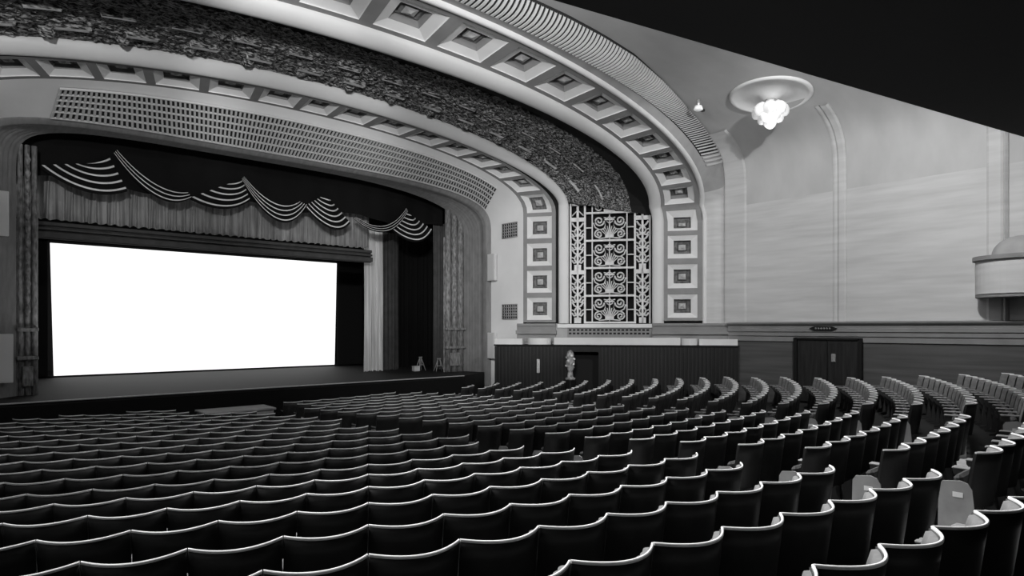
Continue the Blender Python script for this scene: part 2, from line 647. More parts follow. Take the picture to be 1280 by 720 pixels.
# pilaster strips that run up the right wall and over the cove
def strip(y0, y1, pr, name, label, matn='wall'):
    mb = MB()
    rows = []
    zs = [2.95 + (PHS - 2.95) * i / 6 for i in range(7)]
    pts = [(HALF, z, -1, 0) for z in zs]
    for i in range(1, 26):
        q = 2 - 0.235 * i / 25
        x, z = prof(q)
        x2, z2 = prof(q - 0.003)
        t = Vector((x2 - x, z2 - z)).normalized()
        pts.append((x, z, -t.y, t.x) if -t.y < 0 else (x, z, t.y, -t.x))
    for x, z, nx, nz in pts:
        P = lambda y, o: (x + nx * o, y, z + nz * o)
        yy = min(y1, yj(x) - 0.02)
        y00 = min(y0, yy - 0.02)
        rows.append([P(y00, -0.02), P(y00, pr * .5), P(y00 + .05, pr), P(yy - .05, pr), P(yy, pr * .5), P(yy, -0.02)])
    mb.grid(rows, 0, False)
    return struct(mb.build(name, M[matn]), label, 'pilaster')


strip(7.42, 7.66, 0.07, 'trim_9', 'slim plaster strip running up the right wall into the cove')
strip(7.66, 7.80, 0.035, 'trim_10', 'low fillet beside the slim plaster strip on the right wall')
strip(3.78, 4.12, 0.08, 'trim_11', 'plaster pilaster above the corner box on the right wall')
strip(3.68, 3.78, 0.14, 'trim_12', 'thin dark-edged rib beside the pilaster at the right edge')
strip(10.5, 11.28, 0.05, 'trim_13', 'flat plaster margin where the right wall meets the arch')

# ledge along the right wall (and its twin on the left)
LP = [(0.0, 2.36), (0.05, 2.38), (0.05, 2.52), (0.09, 2.55), (0.09, 2.66), (0.13, 2.68), (0.13, 2.77), (0.10, 2.79), (0.10, 2.86), (0.16, 2.89), (0.20, 2.93), (0.20, 2.96), (0.0, 2.98)]
for sd, nm in ((1, 'trim_14'), (-1, 'trim_15')):
    mb = MB()
    mb.grid([[(sd * (HALF - d), y, z) for d, z in LP] for y in (-6.5, 11.1)], 0, False)
    struct(mb.build(nm, M['ledge']), 'moulded ledge along the %s wall above the dado' % ('right' if sd > 0 else 'left'), 'ledge')

mb = MB()
mb.box((0, -6.55, 4.6), (26, 0.1, 10), 0)
struct(mb.build('wall_back', M['dado']), 'dark rear wall behind the camera', 'wall')

# ------------------------------------------------------------------ splay walls under the arch legs
O_ = Vector((7.25, 17.41, 0)); DS = Vector((0.6115, -0.7912, 0)); NS = Vector((-0.7912, -0.6115, 0))


def SP(s, n, z, sd=1):
    p = O_ + DS * s + NS * n
    return Vector((sd * p.x, p.y, z))


def sbox(mb, s0, s1, n0, n1, z0, z1, mi=0, sd=1):
    vs = [SP(s_, n_, z, sd) for z in (z0, z1) for n_ in (n0, n1) for s_ in (s0, s1)]
    mb.add(vs, [(0, 2, 3, 1), (4, 5, 7, 6), (0, 1, 5, 4), (2, 6, 7, 3), (0, 4, 6, 2), (1, 3, 7, 5)], mi)


for sd, nm in ((1, 'right'), (-1, 'left')):
    mb = MB()
    sbox(mb, 0.95, 8.3, -0.75, -0.62, -0.3, 10, 0, sd)
    sbox(mb, 0.70, 2.5, -0.6, -0.03, -0.2, 2.95, 0, sd)
    sbox(mb, 5.4, 7.8, -0.6, -0.03, -0.2, 2.95, 0, sd)
    sbox(mb, 2.4, 5.5, -0.6, -0.35, -0.2, 2.80, 0, sd)
    struct(mb.build('wall_splay_' + nm, M['midgrey']), 'splayed wall beside the stage on the ' + nm, 'wall')

# plinths and sill on the right splay
mb = MB()
for s0, s1 in ((0.72, 2.10), (5.42, 7.9)):
    sbox(mb, s0, s1, -0.03, 0.10, 2.86, 2.95)
    sbox(mb, s0, s1, -0.03, 0.05, 2.70, 2.86)
    sbox(mb, s0 - .03, s1 + .03, -0.03, 0.16, 2.58, 2.70)
    sbox(mb, s0, s1, -0.03, 0.06, 2.30, 2.58)
struct(mb.build('trim_16', M['ledge']), 'moulded plinths under the coffered legs on the right', 'plinth')
mb = MB()
sbox(mb, 2.15, 5.40, -0.6, 0.02, 2.80, 2.93, 0)
sbox(mb, 2.15, 5.40, -0.6, -0.06, 2.40, 2.80, 1)
for i in range(20):
    for zz in (2.72, 2.60):
        sbox(mb, 2.55 + i * 0.14, 2.64 + i * 0.14, -0.06, -0.045, zz - .03, zz + .03, 2)
struct(mb.build('trim_17', [M['white'], M['grey'], M['dark']]), 'sill with two rows of slots below the scrollwork grille', 'sill')

# dark boarded enclosure with a pale top band along the foot of the splay
mb = MB()
DN = 0.55
sbox(mb, 0.02, 2.62, 0.0, DN, 0.2, 2.16, 0)
sbox(mb, 3.62, 8.12, 0.0, DN, 0.2, 2.16, 0)
sbox(mb, 2.62, 3.62, 0.0, DN, 1.98, 2.16, 0)
for i in range(66):
    s_ = 0.06 + i * 0.122
    if 2.55 < s_ < 3.6: continue
    sbox(mb, s_, s_ + 0.045, DN, DN + 0.04, 0.2, 2.15, 1)
root = struct(mb.build('wall_boarding_right', [M['dadodark'], M['flute']]), 'dark vertical boarding along the foot of the right splay', 'boarding')
h = MB(); sbox(h, 1.52, 1.62, DN + .036, DN + .07, 1.25, 1.72); h.build('push_plate', M['brass'], root)
d_ = MB(); sbox(d_, 2.64, 3.60, 0.02, 0.10, 0.2, 1.97); d_.build('dark_opening', M['black'], root)
mb = MB()
sbox(mb, 0.0, 8.14, -0.02, DN + 0.04, 2.17, 2.22, 1)
sbox(mb, 0.03, 1.0, 0.0, DN, 2.22, 2.42, 0)
sbox(mb, 2.1, 6.3, 0.0, DN - .05, 2.22, 2.46, 0)
sbox(mb, 6.9, 8.1, 0.0, DN - .03, 2.22, 2.42, 0)
for s_, r_ in ((1.55, 0.42), (6.6, 0.28), (6.05, 0.2)):
    rows = []
    for k in range(13):
        a = PI * k / 12
        p0 = SP(s_ - r_ * math.cos(a), 0.2 + min(r_, .36) * math.sin(a), 2.22)
        rows.append([p0, p0 + Vector((0, 0, 0.22))])
    mb.grid(rows, 0, True)
struct(mb.build('trim_18', [M['white'], M['black']]), 'pale capping band with rounded bows above the dark boarding', 'capping')

# mirrored left enclosure, plain
mb = MB(); sbox(mb, 0.02, 8.1, 0.0, DN, -0.2, 2.4, 0, -1)
struct(mb.build('wall_boarding_left', M['dadodark']), 'dark boarding along the foot of the left splay', 'boarding')

# side reveal between the coffers and the stage frame, its lattice vents, and the ribbed soffit above
RC.z0 = 2.0
mb = band(RC, RD, [(i / 6, 0.0) for i in range(7)], QS)
root = struct(mb.build('wall_reveal', M['revealwhite']), 'pale reveal and curved soffit just outside the stage opening', 'reveal')
lat = MB()
Rm = Lerp(RC, RD, 0.5)
QG0, QG1 = 1.275, 1.825
Pa, La = arclen_q(Rm, QG0, QG1, 1500)


def rev(q, t, o):
    qc = q - 0.022 * max(0.0, 1 - (q - QG0) / 0.3)
    return RC.p(qc).lerp(RD.p(q), t) + normal(RC, RD, q) * o


base = MB()
qq = [QG0 + (QG1 - QG0) * i / 90 for i in range(91)]
base.grid([[rev(q, 0.20 + 0.76 * j / 8, 0.012) for j in range(9)] for q in qq], 0, True)
root2 = tag(base.build('vent_grille', M['dark']), 'long curved ventilation grille of small slots above the stage opening', 'grille')
s = 0.0
while s < La[-1] - 0.06:
    q0, q1 = q_at(Pa, La, s), q_at(Pa, La, s + 0.048)
    lat.grid([[rev(q0, t, 0.012), rev(q0, t, 0.05), rev(q1, t, 0.05), rev(q1, t, 0.012)] for t in [0.20 + 0.76 * j / 8 for j in range(9)]], 0, False)
    s += 0.105
lat.build('slats', M['lattice'], root2)
lr = MB()
for t in (0.20, 0.34, 0.48, 0.62, 0.78, 0.95):
    lr.grid([[rev(q, t - .008, 0.01), rev(q, t - .008, 0.06), rev(q, t + .008, 0.06), rev(q, t + .008, 0.01)] for q in qq], 0, False)
lr.build('rails', M['lattice'], root2)

# two square lattice vents in the right reveal
def rev_side(y, z, o):
    t = (y - 16.67) / (18.4 - 16.67)
    x = RC.a + (RD.a - RC.a) * t
    return Vector((x - o, y, z))


for z0, lab in ((2.79 + 0.33, 'lower square lattice vent in the pale reveal, just above the boarding'), (2.79 + 3.28, 'upper square lattice vent high in the pale reveal')):
    y0, y1, hh = 16.95, 17.75, 0.52
    b = MB()
    b.grid([[rev_side(y, z, 0.006) for y in (y0, (y0 + y1) / 2, y1)] for z in (z0, z0 + hh)], 0, False)
    o = tag(b.build('wall_vent', M['dark']), lab, 'vent', 'lattice vents')
    l = MB()
    def bar(ya, za, yb, zb, r_):
        l.tube([rev_side(ya + (yb - ya) * i / 3, za + (zb - za) * i / 3, 0.03) for i in range(4)], r_, 4)
    for i in range(8):
        y = y0 + (y1 - y0) * i / 7
        bar(y, z0, y, z0 + hh, 0.022)
    for i in range(6):
        z = z0 + hh * i / 5
        bar(y0, z, y1, z, 0.02)
    l.build('lattice', M['midgrey'], o)

# ------------------------------------------------------------------ stage frame
mb = MB()
fl = []
for i in range(25):
    t = i / 24
    fl.append((t, 0.10 * math.sin(PI * min(1, t * 3)) * (t < 0.34) + 0.02 * math.sin(t * 60)))
band(RD, RE, fl, QS, mb)
struct(mb.build('trim_19', M['frame']), 'grey reeded frame round the stage opening', 'frame')
# masonry around the frame, facing the hall, up to the soffit lines
RE2 = Rail(6.46, 19.65, 6.0, 1.80, 3.2, z0=0.6, aL=5.77)
mb = MB()
mb.grid([[RE.p(q), RE2.p(q)] for q in QS if q <= 1.04], 0, False)
mb.grid([[RE.p(q), RE2.p(q)] for q in QS if q >= 1.96], 0, False)
for sd, xa, xb in ((1, 6.50, 7.36), (-1, 5.78, 6.20)):
    for k in range(3):
        xx = xa + (xb - xa) * (k + 0.5) / 3
        mb.tube([(sd * xx, 19.62, z) for z in (1.1, 7.3)], (xb - xa) / 7, 8)
pil = mb.build('trim_20', M['pilaster'])
struct(pil, 'relief pilasters at both sides of the stage opening', 'pilaster')
for sd, xa, xb in ((1, 6.46, 7.37), (-1, 5.77, 6.2)):
    o = MB()
    xm = (xa + xb) / 2
    for i in range(12):
        z = 3.2 + i * 0.34
        o.lathe([(0.02, -.14), (0.05, -.06), (0.07, 0.0), (0.05, .06), (0.02, .14)], (sd * xm, 19.54, z), 8)
    for z in (2.75, 2.05):
        o.box((sd * xm, 19.52, z), (xb - xa, 0.14, 0.10), bevel=0.02)
    o.box((sd * xm, 19.54, 1.6), ((xb - xa) * .5, 0.1, 0.5), bevel=0.02)
    o.build('relief', M['pilaster'], pil)

# pale boards hung on the reveal edges, two each side
for sd, x, y, z0, z1, lab in ((1, 7.60, 18.15, 4.54, 5.53, 'pale upright board on the right edge of the stage frame, the upper one'),
                              (1, 7.60, 18.15, 1.66, 2.62, 'pale upright board on the right edge of the stage frame, the lower one'),
                              (-1, 6.58, 19.0, 4.95, 6.0, 'pale upright board at the left edge of the picture, the upper one'),
                              (-1, 6.50, 19.0, 1.50, 2.65, 'pale upright board at the left edge of the picture, the lower one')):
    b = MB()
    b.box((0, 0, 0), (0.12, 0.42, z1 - z0) if sd > 0 else (0.42, 0.1, z1 - z0), bevel=0.012)
    o = tag(b.build('wall_board', M['board'], None, (sd * x, y, (z0 + z1) / 2)), lab, 'board', 'pale boards beside the stage')
    e = MB()
    if sd > 0:
        e.box((-0.065, 0, 0), (0.012, 0.34, z1 - z0 - .08), bevel=0.004)
    else:
        e.box((0, -0.055, 0), (0.34, 0.012, z1 - z0 - .08), bevel=0.004)
    e.build('face_panel', M['board'], o)

# ------------------------------------------------------------------ stage
ZS = 1.13
mb = MB()
mb.prism([(-7.2, 17.75), (6.0, 17.75), (7.6, 18.6), (7.6, 19.7), (14, 19.7), (14, 30), (-14, 30), (-14, 19.7), (-7.2, 19.7)], -0.2, ZS)
root = struct(mb.build('floor_stage', M['stage']), 'dark boarded stage floor with a black front', 'stage')
mb = MB()
mb.box((-0.6, 17.73, ZS - 0.005), (13.2, 0.08, 0.03), bevel=0.008)
mb.build('nosing', M['stagelip'], root)
mb = MB()
mb.box((-0.6, 17.70, 0.5), (13.2, 0.04, 1.1))
mb.build('front_board', M['velvet'], root)

mb = MB()
mb.box((0, 30.0, 6), (28, 0.1, 13)); mb.box((-14, 25, 6), (0.1, 11, 13)); mb.box((14, 25, 6), (0.1, 11, 13)); mb.box((0, 25, 12), (28, 11, 0.1))
# proscenium wall behind the arch, closing the stage house
mb.box((-10.4, 19.85, 5), (7.6, 0.1, 12)); mb.box((10.7, 19.85, 5), (6.5, 0.1, 12)); mb.box((0, 19.85, 10.0), (20, 0.1, 4.0))
struct(mb.build('wall_stage_house', M['black']), 'black walls of the stage house', 'wall')

# roof over the splays so no light leaks
mb = MB()
mb.box((0, 14.5, 10.1), (27, 13, 0.1))
struct(mb.build('ceiling_void', M['black']), 'dark void above the arches', 'ceiling')

# screen
scr = empty('cinema_screen', 'bright white cinema screen at the back of the stage', 'screen', (0.1, 26, ZS))
mb = MB()
W2, H0_, H1_ = 5.05, 0.06, 4.50
rows = []
for j in range(3):
    z = H0_ + (H1_ - H0_) * j / 2
    rows.append([(x * W2 * (1 + 0.010 * (j - 1)), 0, z) for x in (-1, -.5, 0, .5, 1)])
mb.grid(rows, 0, False)
mb.build('image_surface', M['screen'], scr)
mb = MB()
for (x, z, sx, sz) in ((-5.75, 2.5, 1.2, 5.0), (5.75, 2.5, 1.2, 5.0), (0, 4.93, 12.7, 0.8), (0, 0.025, 12.7, 0.05)):
    mb.box((x, 0.06, z), (sx, 0.06, sz), bevel=0.01)
mb.build('masking', M['masking'], scr)


def drape(x0, x1, z0, z1, y, folds, amp, n, seed, gather=0.0, wav=0.02):
    rnd = random.Random(seed)
    ph = [rnd.uniform(0, 6.28) for _ in range(4)]
    mb = MB()
    rows = []
    for j in range(9):
        t = j / 8
        row = []
        for i in range(n + 1):
            s_ = i / n
            x = x0 + (x1 - x0) * s_
            ff = s_ * folds * 2 * PI
            d = amp * (math.sin(ff + ph[0] + 0.7 * math.sin(ff * .37 + ph[1])) + 0.45 * math.sin(ff * 2.3 + ph[2] + t * 0.9)) * (1 - gather * (1 - t) * .6)
            row.append((x + wav * math.sin(ff * .5 + t * 3), y + d, z1 + (z0 - z1) * t + (0.02 * math.sin(ff * 1.1 + ph[3]) if j == 8 else 0)))
        rows.append(row)
    mb.grid(rows, 0, True)
    return mb


o = drape(-6.6, 4.15, 5.73, 7.5, 21.1, 42, 0.06, 640, 3).build('pelmet_curtain', M['pelmet'])
tag(o, 'long gathered grey pelmet curtain hanging behind the black swags', 'curtain')
mb = MB()
for k, (z, s_) in enumerate(((5.60, 0.10), (5.46, 0.07), (5.30, 0.16))):
    mb.box((-1.3, 21.0 - .03 * k, z), (11.0, 0.08, s_), bevel=0.02)
mb.box((-1.3, 21.1, 5.43), (11.0, 0.06, 0.46))
tag(mb.build('border_batten', M['darkcurtain']), 'dark border batten below the grey pelmet curtain', 'batten')
o = drape(4.22, 5.0, ZS + .03, 6.5, 21.6, 6, 0.05, 120, 8, 0.0, 0.03).build('leg_curtain', M['curtain'])
tag(o, 'pale leg curtain hanging to the stage floor right of the screen', 'curtain')
o = drape(5.03, 5.75, ZS + .03, 6.5, 21.75, 5, 0.06, 100, 9).build('leg_curtain', M['darkcurtain'])
tag(o, 'dark grey leg curtain close behind the pale one', 'curtain')
o = drape(6.60, 7.15, ZS + .03, 6.9, 20.6, 4, 0.05, 70, 10).build('leg_curtain', M['darkcurtain'])
tag(o, 'narrow dark curtain beside the right stage pilaster', 'curtain')
o = drape(5.6, 9.5, ZS + .03, 7.6, 23.0, 16, 0.08, 220, 11).build('back_curtain', M['velvet'])
tag(o, 'black curtain filling the wing right of the pale leg curtain', 'curtain')
# festoon valance: swags with fold highlights painted as pale bands
val = empty('festoon_valance', 'black velvet valance of swags with painted fold highlights across the top of the stage', 'valance', (0, 20.2, 7.2))


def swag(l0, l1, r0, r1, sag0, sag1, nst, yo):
    """cloth swag between two tie points; pale bands paint the highlights along its folds"""
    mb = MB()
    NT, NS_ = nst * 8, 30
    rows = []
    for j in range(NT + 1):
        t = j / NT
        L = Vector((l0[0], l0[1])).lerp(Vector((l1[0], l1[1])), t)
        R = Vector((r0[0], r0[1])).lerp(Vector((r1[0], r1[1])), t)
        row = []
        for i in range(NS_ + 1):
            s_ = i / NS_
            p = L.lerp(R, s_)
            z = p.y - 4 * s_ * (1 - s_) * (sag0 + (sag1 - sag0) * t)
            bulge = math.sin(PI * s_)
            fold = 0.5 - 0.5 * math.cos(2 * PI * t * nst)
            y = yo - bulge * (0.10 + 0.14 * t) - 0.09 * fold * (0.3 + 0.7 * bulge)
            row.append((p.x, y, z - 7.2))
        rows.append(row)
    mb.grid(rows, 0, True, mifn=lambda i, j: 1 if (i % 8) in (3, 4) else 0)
    return mb.build('swag', [M['velvet'], M['foldlight']], val)


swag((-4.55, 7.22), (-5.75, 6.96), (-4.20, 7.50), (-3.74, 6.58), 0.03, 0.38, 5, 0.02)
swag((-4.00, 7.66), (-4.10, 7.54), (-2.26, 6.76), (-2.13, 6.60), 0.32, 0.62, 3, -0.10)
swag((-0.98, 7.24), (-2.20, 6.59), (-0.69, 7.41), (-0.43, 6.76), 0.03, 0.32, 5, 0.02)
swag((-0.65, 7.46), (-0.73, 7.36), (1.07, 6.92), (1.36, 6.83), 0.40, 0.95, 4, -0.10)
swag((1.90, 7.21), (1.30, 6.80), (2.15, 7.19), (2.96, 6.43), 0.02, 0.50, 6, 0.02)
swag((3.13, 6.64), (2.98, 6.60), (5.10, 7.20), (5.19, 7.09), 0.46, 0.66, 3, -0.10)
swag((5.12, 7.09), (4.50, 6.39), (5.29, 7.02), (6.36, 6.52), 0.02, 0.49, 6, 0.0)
b = MB()
rows = []
for j in range(5):
    rows.append([(x, 0.16 + 0.03 * math.sin(x * 7), 1.25 - 1.75 * j / 4 - (0.10 * math.sin(x * 1.6) if j == 4 else 0)) for x in [-6.9 + 13.8 * i / 120 for i in range(121)]])
b.grid(rows, 0, True)
b.build('backing', M['velvet'], val)

# things at the edge of the wing
def trestle(x, y, h, lab, rz=0.2):
    r = empty('trestle', lab, 'trestle', (x, y, ZS), rz, 'folded trestles in the stage wing')
    for sx in (-1, 1):
        l = MB(); l.tube([(sx * .16, -.12, 0), (sx * .03, 0, h)], 0.018, 6); l.build('leg', M['endpanel'], r)
        l = MB(); l.tube([(sx * .16, .12, 0), (sx * .03, 0, h)], 0.018, 6); l.build('leg', M['endpanel'], r)
    l = MB(); l.box((0, 0, h), (0.16, 0.05, 0.04), bevel=.008); l.build('top_bar', M['endpanel'], r)
    l = MB(); l.box((0, -.07, h * .45), (0.2, 0.02, 0.03)); l.build('cross_bar', M['endpanel'], r)


trestle(6.25, 20.9, 0.52, 'small dark folding trestle in the wing, the left of two')
trestle(6.62 - .02, 20.15, 0.48, 'small dark folding trestle in the wing, the right of two', -.2)
b = MB(); b.box((0, 0, .09), (0.26, 0.2, 0.18), bevel=.02)
o = tag(b.build('small_box', M['board'], None, (5.95, 20.75, ZS)), 'small pale box on the stage floor beside the trestles', 'box')
l = MB(); l.box((0, 0, .19), (0.27, 0.21, 0.025), bevel=.006); l.build('lid', M['board'], o)

# pale platform in front of the stage
pf = empty('platform_box', 'low pale boxed platform in front of the stage at the end of the centre aisle', 'platform', (-2.05, 16.4, floor_z(-1.8, 16.4)))
b = MB(); b.box((0, 0, .37), (1.6, 0.8, 0.74), bevel=.02); b.build('body', M['endpanel'], pf)
b = MB(); b.box((0, 0, .77), (1.68, 0.88, 0.05), bevel=.01); b.build('top', M['endpanel'], pf)

# ------------------------------------------------------------------ scrollwork grille in the right niche
gr = empty('scrollwork_grille', 'tall ornamental plaster grille of scrolls between the two arches', 'grille', SP(3.95, -0.3, 2.95), 0)
gr_inv = None


def G(s, z, n=-0.28):
    return SP(s, n, z) - SP(3.95, -0.3, 2.95)


b = MB()
vs = [G(2.45, 2.9, -0.6), G(5.5, 2.9, -0.6), G(5.5, 7.4, -0.6), G(2.45, 7.4, -0.6)]
b.add(vs, [(0, 1, 2, 3)])
b.build('backing', M['soffitdark'], gr)
ZR = [2.98, 3.92, 4.89, 5.85, 6.82]


def flat(mb, s0, s1, z0, z1, n0=-0.32, n1=-0.24):
    vs = [G(s_, z, n_) for z in (z0, z1) for n_ in (n0, n1) for s_ in (s0, s1)]
    mb.add(vs, [(0, 2, 3, 1), (4, 5, 7, 6), (0, 1, 5, 4), (2, 6, 7, 3), (0, 4, 6, 2), (1, 3, 7, 5)])


b = MB()
for s0, s1 in ((2.56, 2.62), (3.06, 3.13), (3.33, 3.37), (4.53, 4.57), (4.79, 4.86), (5.30, 5.36)):
    flat(b, s0, s1, 2.95, 7.25)
for z in ZR:
    flat(b, 3.1, 4.82, z - .03, z + .035, -0.33, -0.22)
for z in ZR:
    for s0, s1 in ((3.1, 3.35), (4.55, 4.82)):
        flat(b, s0, s1, z + .44, z + .475)
b.build('frame', M['scroll'], gr)


def spiral(mb, cs, cz, r0, turns, a0, sg, rad, n=-0.27):
    pts = []
    N = int(22 * turns)
    for i in range(N + 1):
        t = i / N
        a = a0 + sg * t * turns * 2 * PI
        rr = r0 * (1 - 0.85 * t)
        pts.append(G(cs + rr * math.cos(a), cz + rr * math.sin(a), n))
    mb.tube(pts, rad, 5)


def scroll_panel(z0, hgt):
    mb = MB()
    c = 3.95
    for sg in (-1, 1):
        def T(ds, dz): return G(c + sg * ds, z0 + dz)
        spiral(mb, c + sg * 0.36, z0 + 0.68, 0.18, 1.6, (PI if sg > 0 else 0), sg, 0.032)
        spiral(mb, c + sg * 0.38, z0 + 0.22, 0.15, 1.6, (PI / 2), -sg, 0.030)
        mb.tube([T(.18, .68), T(.14, .52), T(.2, .4), T(.36, .38), T(.5, .46), T(.56, .62)], 0.024, 5)
        for k, (ds, dz) in enumerate(((.08, .50), (.16, .46), (.24, .42), (.30, .36))):
            mb.tube([T(0.02, .12), T(ds * .5, dz * .62), T(ds, dz)], 0.02, 4)
        mb.tube([T(.02, .10), T(.2, .08), T(.38, .07)], 0.022, 5)
        mb.tube([T(.0, .60), T(.10, .66), T(.10, .76), T(.0, .82)], 0.024, 5)
        mb.tube([T(.1, .78), T(.2, .80)], 0.022, 5)
    if hgt > 0.5:
        mb.tube([G(c, z0 + .04), G(c, z0 + .9)], 0.026, 5)
    flat(mb, c - .17, c + .17, z0 + .70, z0 + .75, -0.31, -0.24)
    flat(mb, c - .15, c + .15, z0 + .09, z0 + .20, -0.30, -0.24)
    return mb


for z in ZR[:4]:
    scroll_panel(z + .01, 0.96).build('scroll_panel', M['scroll'], gr)
mb = MB()
for sg in (-1, 1):
    spiral(mb, 3.95 + sg * 0.36, 7.02, 0.15, 1.4, PI / 2, -sg, 0.03)
flat(mb, 3.75, 4.15, 6.86, 7.12)
mb.build('scroll_panel', M['scroll'], gr)


def side_unit(c, z0, h):
    mb = MB()
    flat(mb, c - .22, c + .22, z0 + h - .14, z0 + h)
    flat(mb, c - .035, c + .035, z0, z0 + h)
    flat(mb, c - .12, c + .12, z0, z0 + .20)
    for k in range(3):
        zc = z0 + .42 + k * .47
        fat = 0.034
        mb.tube([G(c + .11 * math.cos(2 * PI * i / 14), zc + .12 * math.sin(2 * PI * i / 14)) for i in range(14)], fat, 5, closed=True)
        for sg in (-1, 1):
            mb.tube([G(c, zc + .12), G(c + sg * .12, zc + .20), G(c + sg * .20, zc + .32)], fat, 5)
            mb.tube([G(c, zc - .12), G(c + sg * .13, zc - .16), G(c + sg * .21, zc - .06)], fat, 5)
            mb.tube([G(c + sg * .1, zc), G(c + sg * .22, zc + .05)], fat * .8, 5)
    return mb


for c in (2.84, 5.08):
    for z0, h in ((2.96, 1.86), (4.82, 1.86)):
        side_unit(c, z0, h).build('side_panel', M['scroll'], gr)
    mb = MB()
    flat(mb, c - .04, c + .04, 6.68, 7.25); flat(mb, c - .2, c + .2, 7.1, 7.2)
    mb.tube([G(c - .2, 6.75), G(c, 6.95), G(c + .2, 6.75)], 0.025, 5)
    mb.build('side_panel', M['scroll'], gr)

# pale ornament beside the dark opening
b = MB()
b.lathe([(0.0, 0), (.16, 0), (.17, .06), (.10, .10), (.08, .3), (.13, .45), (.16, .6), (.10, .72), (.13, .82), (.10, .95), (.0, 1.0)], (0, 0, 0), 14)
zf = floor_z(*SP(2.66, DN + .3, 0).xy[:2])
o = tag(b.build('pedestal_ornament', M['mottled'], None, SP(2.70, DN + .35, 1.05)), 'pale mottled ornament beside the dark opening in the boarding', 'ornament')
l = MB(); l.box((0, 0, -(1.05 - zf) / 2 - 0.001), (0.3, 0.3, 1.05 - zf - .002), bevel=.02); l.build('pedestal', M['dadodark'], o)
l = MB()
for k in range(9):
    a = k * 2.4
    l.lathe([(0, -.05), (.045, -.03), (.06, 0), (.045, .03), (0, .05)], (0.12 * math.cos(a), 0.12 * math.sin(a), .42 + .055 * k), 8)
l.build('blossoms', M['scroll'], o)

# ------------------------------------------------------------------ double door in the right wall, and the plaque over it
DY0, DY1 = 7.02, 8.86
dz = floor_z(HALF, 8.0)
DT = 2.50
door = bpy.data.objects.new('door_1', None); COL.objects.link(door); door.location = (HALF, 7.94, dz)
struct(door, 'dark double door in the dado of the right wall', 'door')
for ya, yb, ln in ((DY0 + .06, 7.92, 1), (7.94, DY1 - .06, -1)):
    l = MB()
    yc, wd, hh = (ya + yb) / 2 - 7.94, yb - ya, DT - .06 - dz
    l.box((-.06, yc, hh / 2 + .01), (0.05, wd, hh - .02), bevel=.006)
    for k in range(4):
        l.box((-.09, yc - wd / 2 + wd * (k + .5) / 4, hh / 2), (0.012, wd / 4 - .05, hh - .2), bevel=.004)
    lf = l.build('door_leaf', M['door'], door)
    if ln > 0:
        hd = MB(); hd.box((-.115, -.20, 1.35), (0.05, 0.12, 0.24), bevel=.012); hd.build('push_plate', M['brass'], lf)
l = MB()
hh = DT - dz
for y in (DY0, DY1):
    l.box((-.07, y - 7.94, hh / 2), (0.14, 0.10, hh), bevel=.01)
l.box((-.07, 0, hh - .03), (0.14, DY1 - DY0, 0.07), bevel=.01)
l.build('door_frame', M['black'], door)

pq = MB()
pq.box((0, 0, 0), (0.03, 0.52, 0.13), bevel=.01)
o = tag(pq.build('wall_plaque', M['black'], None, (HALF - .16, 8.02, 2.775)), 'small dark pierced plaque on the ledge over the double door', 'plaque')
l = MB()
for sg in (-1, 1):
    l.add([(0.015, sg * .25, .065), (0.015, sg * .40, 0), (0.015, sg * .25, -.065), (-.015, sg * .25, .065), (-.015, sg * .40, 0), (-.015, sg * .25, -.065)],
          [(0, 1, 2), (5, 4, 3), (0, 3, 4, 1), (1, 4, 5, 2), (2, 5, 3, 0)])
l.build('pointed_end', M['black'], o)
l = MB()
for k in range(6):
    l.lathe([(0.0, -.004), (.03, -.004), (.03, .004), (0, .006)], (-.02, -.2 + k * .08, 0.0), 8, mtx=Matrix.Rotation(PI / 2, 4, 'Y'))
l.build('studs', M['ledge'], o)

# ------------------------------------------------------------------ projecting box at the right edge
bx = empty('balcony_box', 'pale plaster box projecting from the right wall at the right edge of the picture', 'balcony box', (HALF, 3.3, 3.6))
b = MB()
poly = [(0.0, 0.98), (-0.30, 0.98)] + [(-0.30 - .75 * math.sin(PI / 2 * k / 10), 0.23 + .75 * math.cos(PI / 2 * k / 10)) for k in range(1, 11)] + [(-1.05, -2.0), (0.0, -2.0)]
b.prism(poly, 0, 0.80)
b.build('front', M['wall'], bx)
b = MB()
out = [(x * 1.08, y + (.05 if y > 0 else -.05)) for x, y in poly]
b.prism([(min(0, x), y) for x, y in out], 0.80, 0.90)
b.prism([(min(0, x * .97), y) for x, y in poly], -0.08, 0.0)
b.build('cornice', M['ledge'], bx)
b = MB()
b.lathe([(0.55 * math.cos(PI / 2 * k / 8), 0.45 * math.sin(PI / 2 * k / 8)) for k in range(9)], (-0.58, 0.05, 0.90), 24)
b.build('hood', M['midgrey'], bx)
b = MB()
for k in range(4):
    b.tube([(-0.95, -.55 - k * .2, .9), (-0.95, -.55 - k * .2, 1.15)], 0.03, 6)
b.tube([(-0.95, -.45, 1.16), (-0.95, -1.3, 1.16)], 0.035, 6)
b.build('rail', M['iron'], bx)

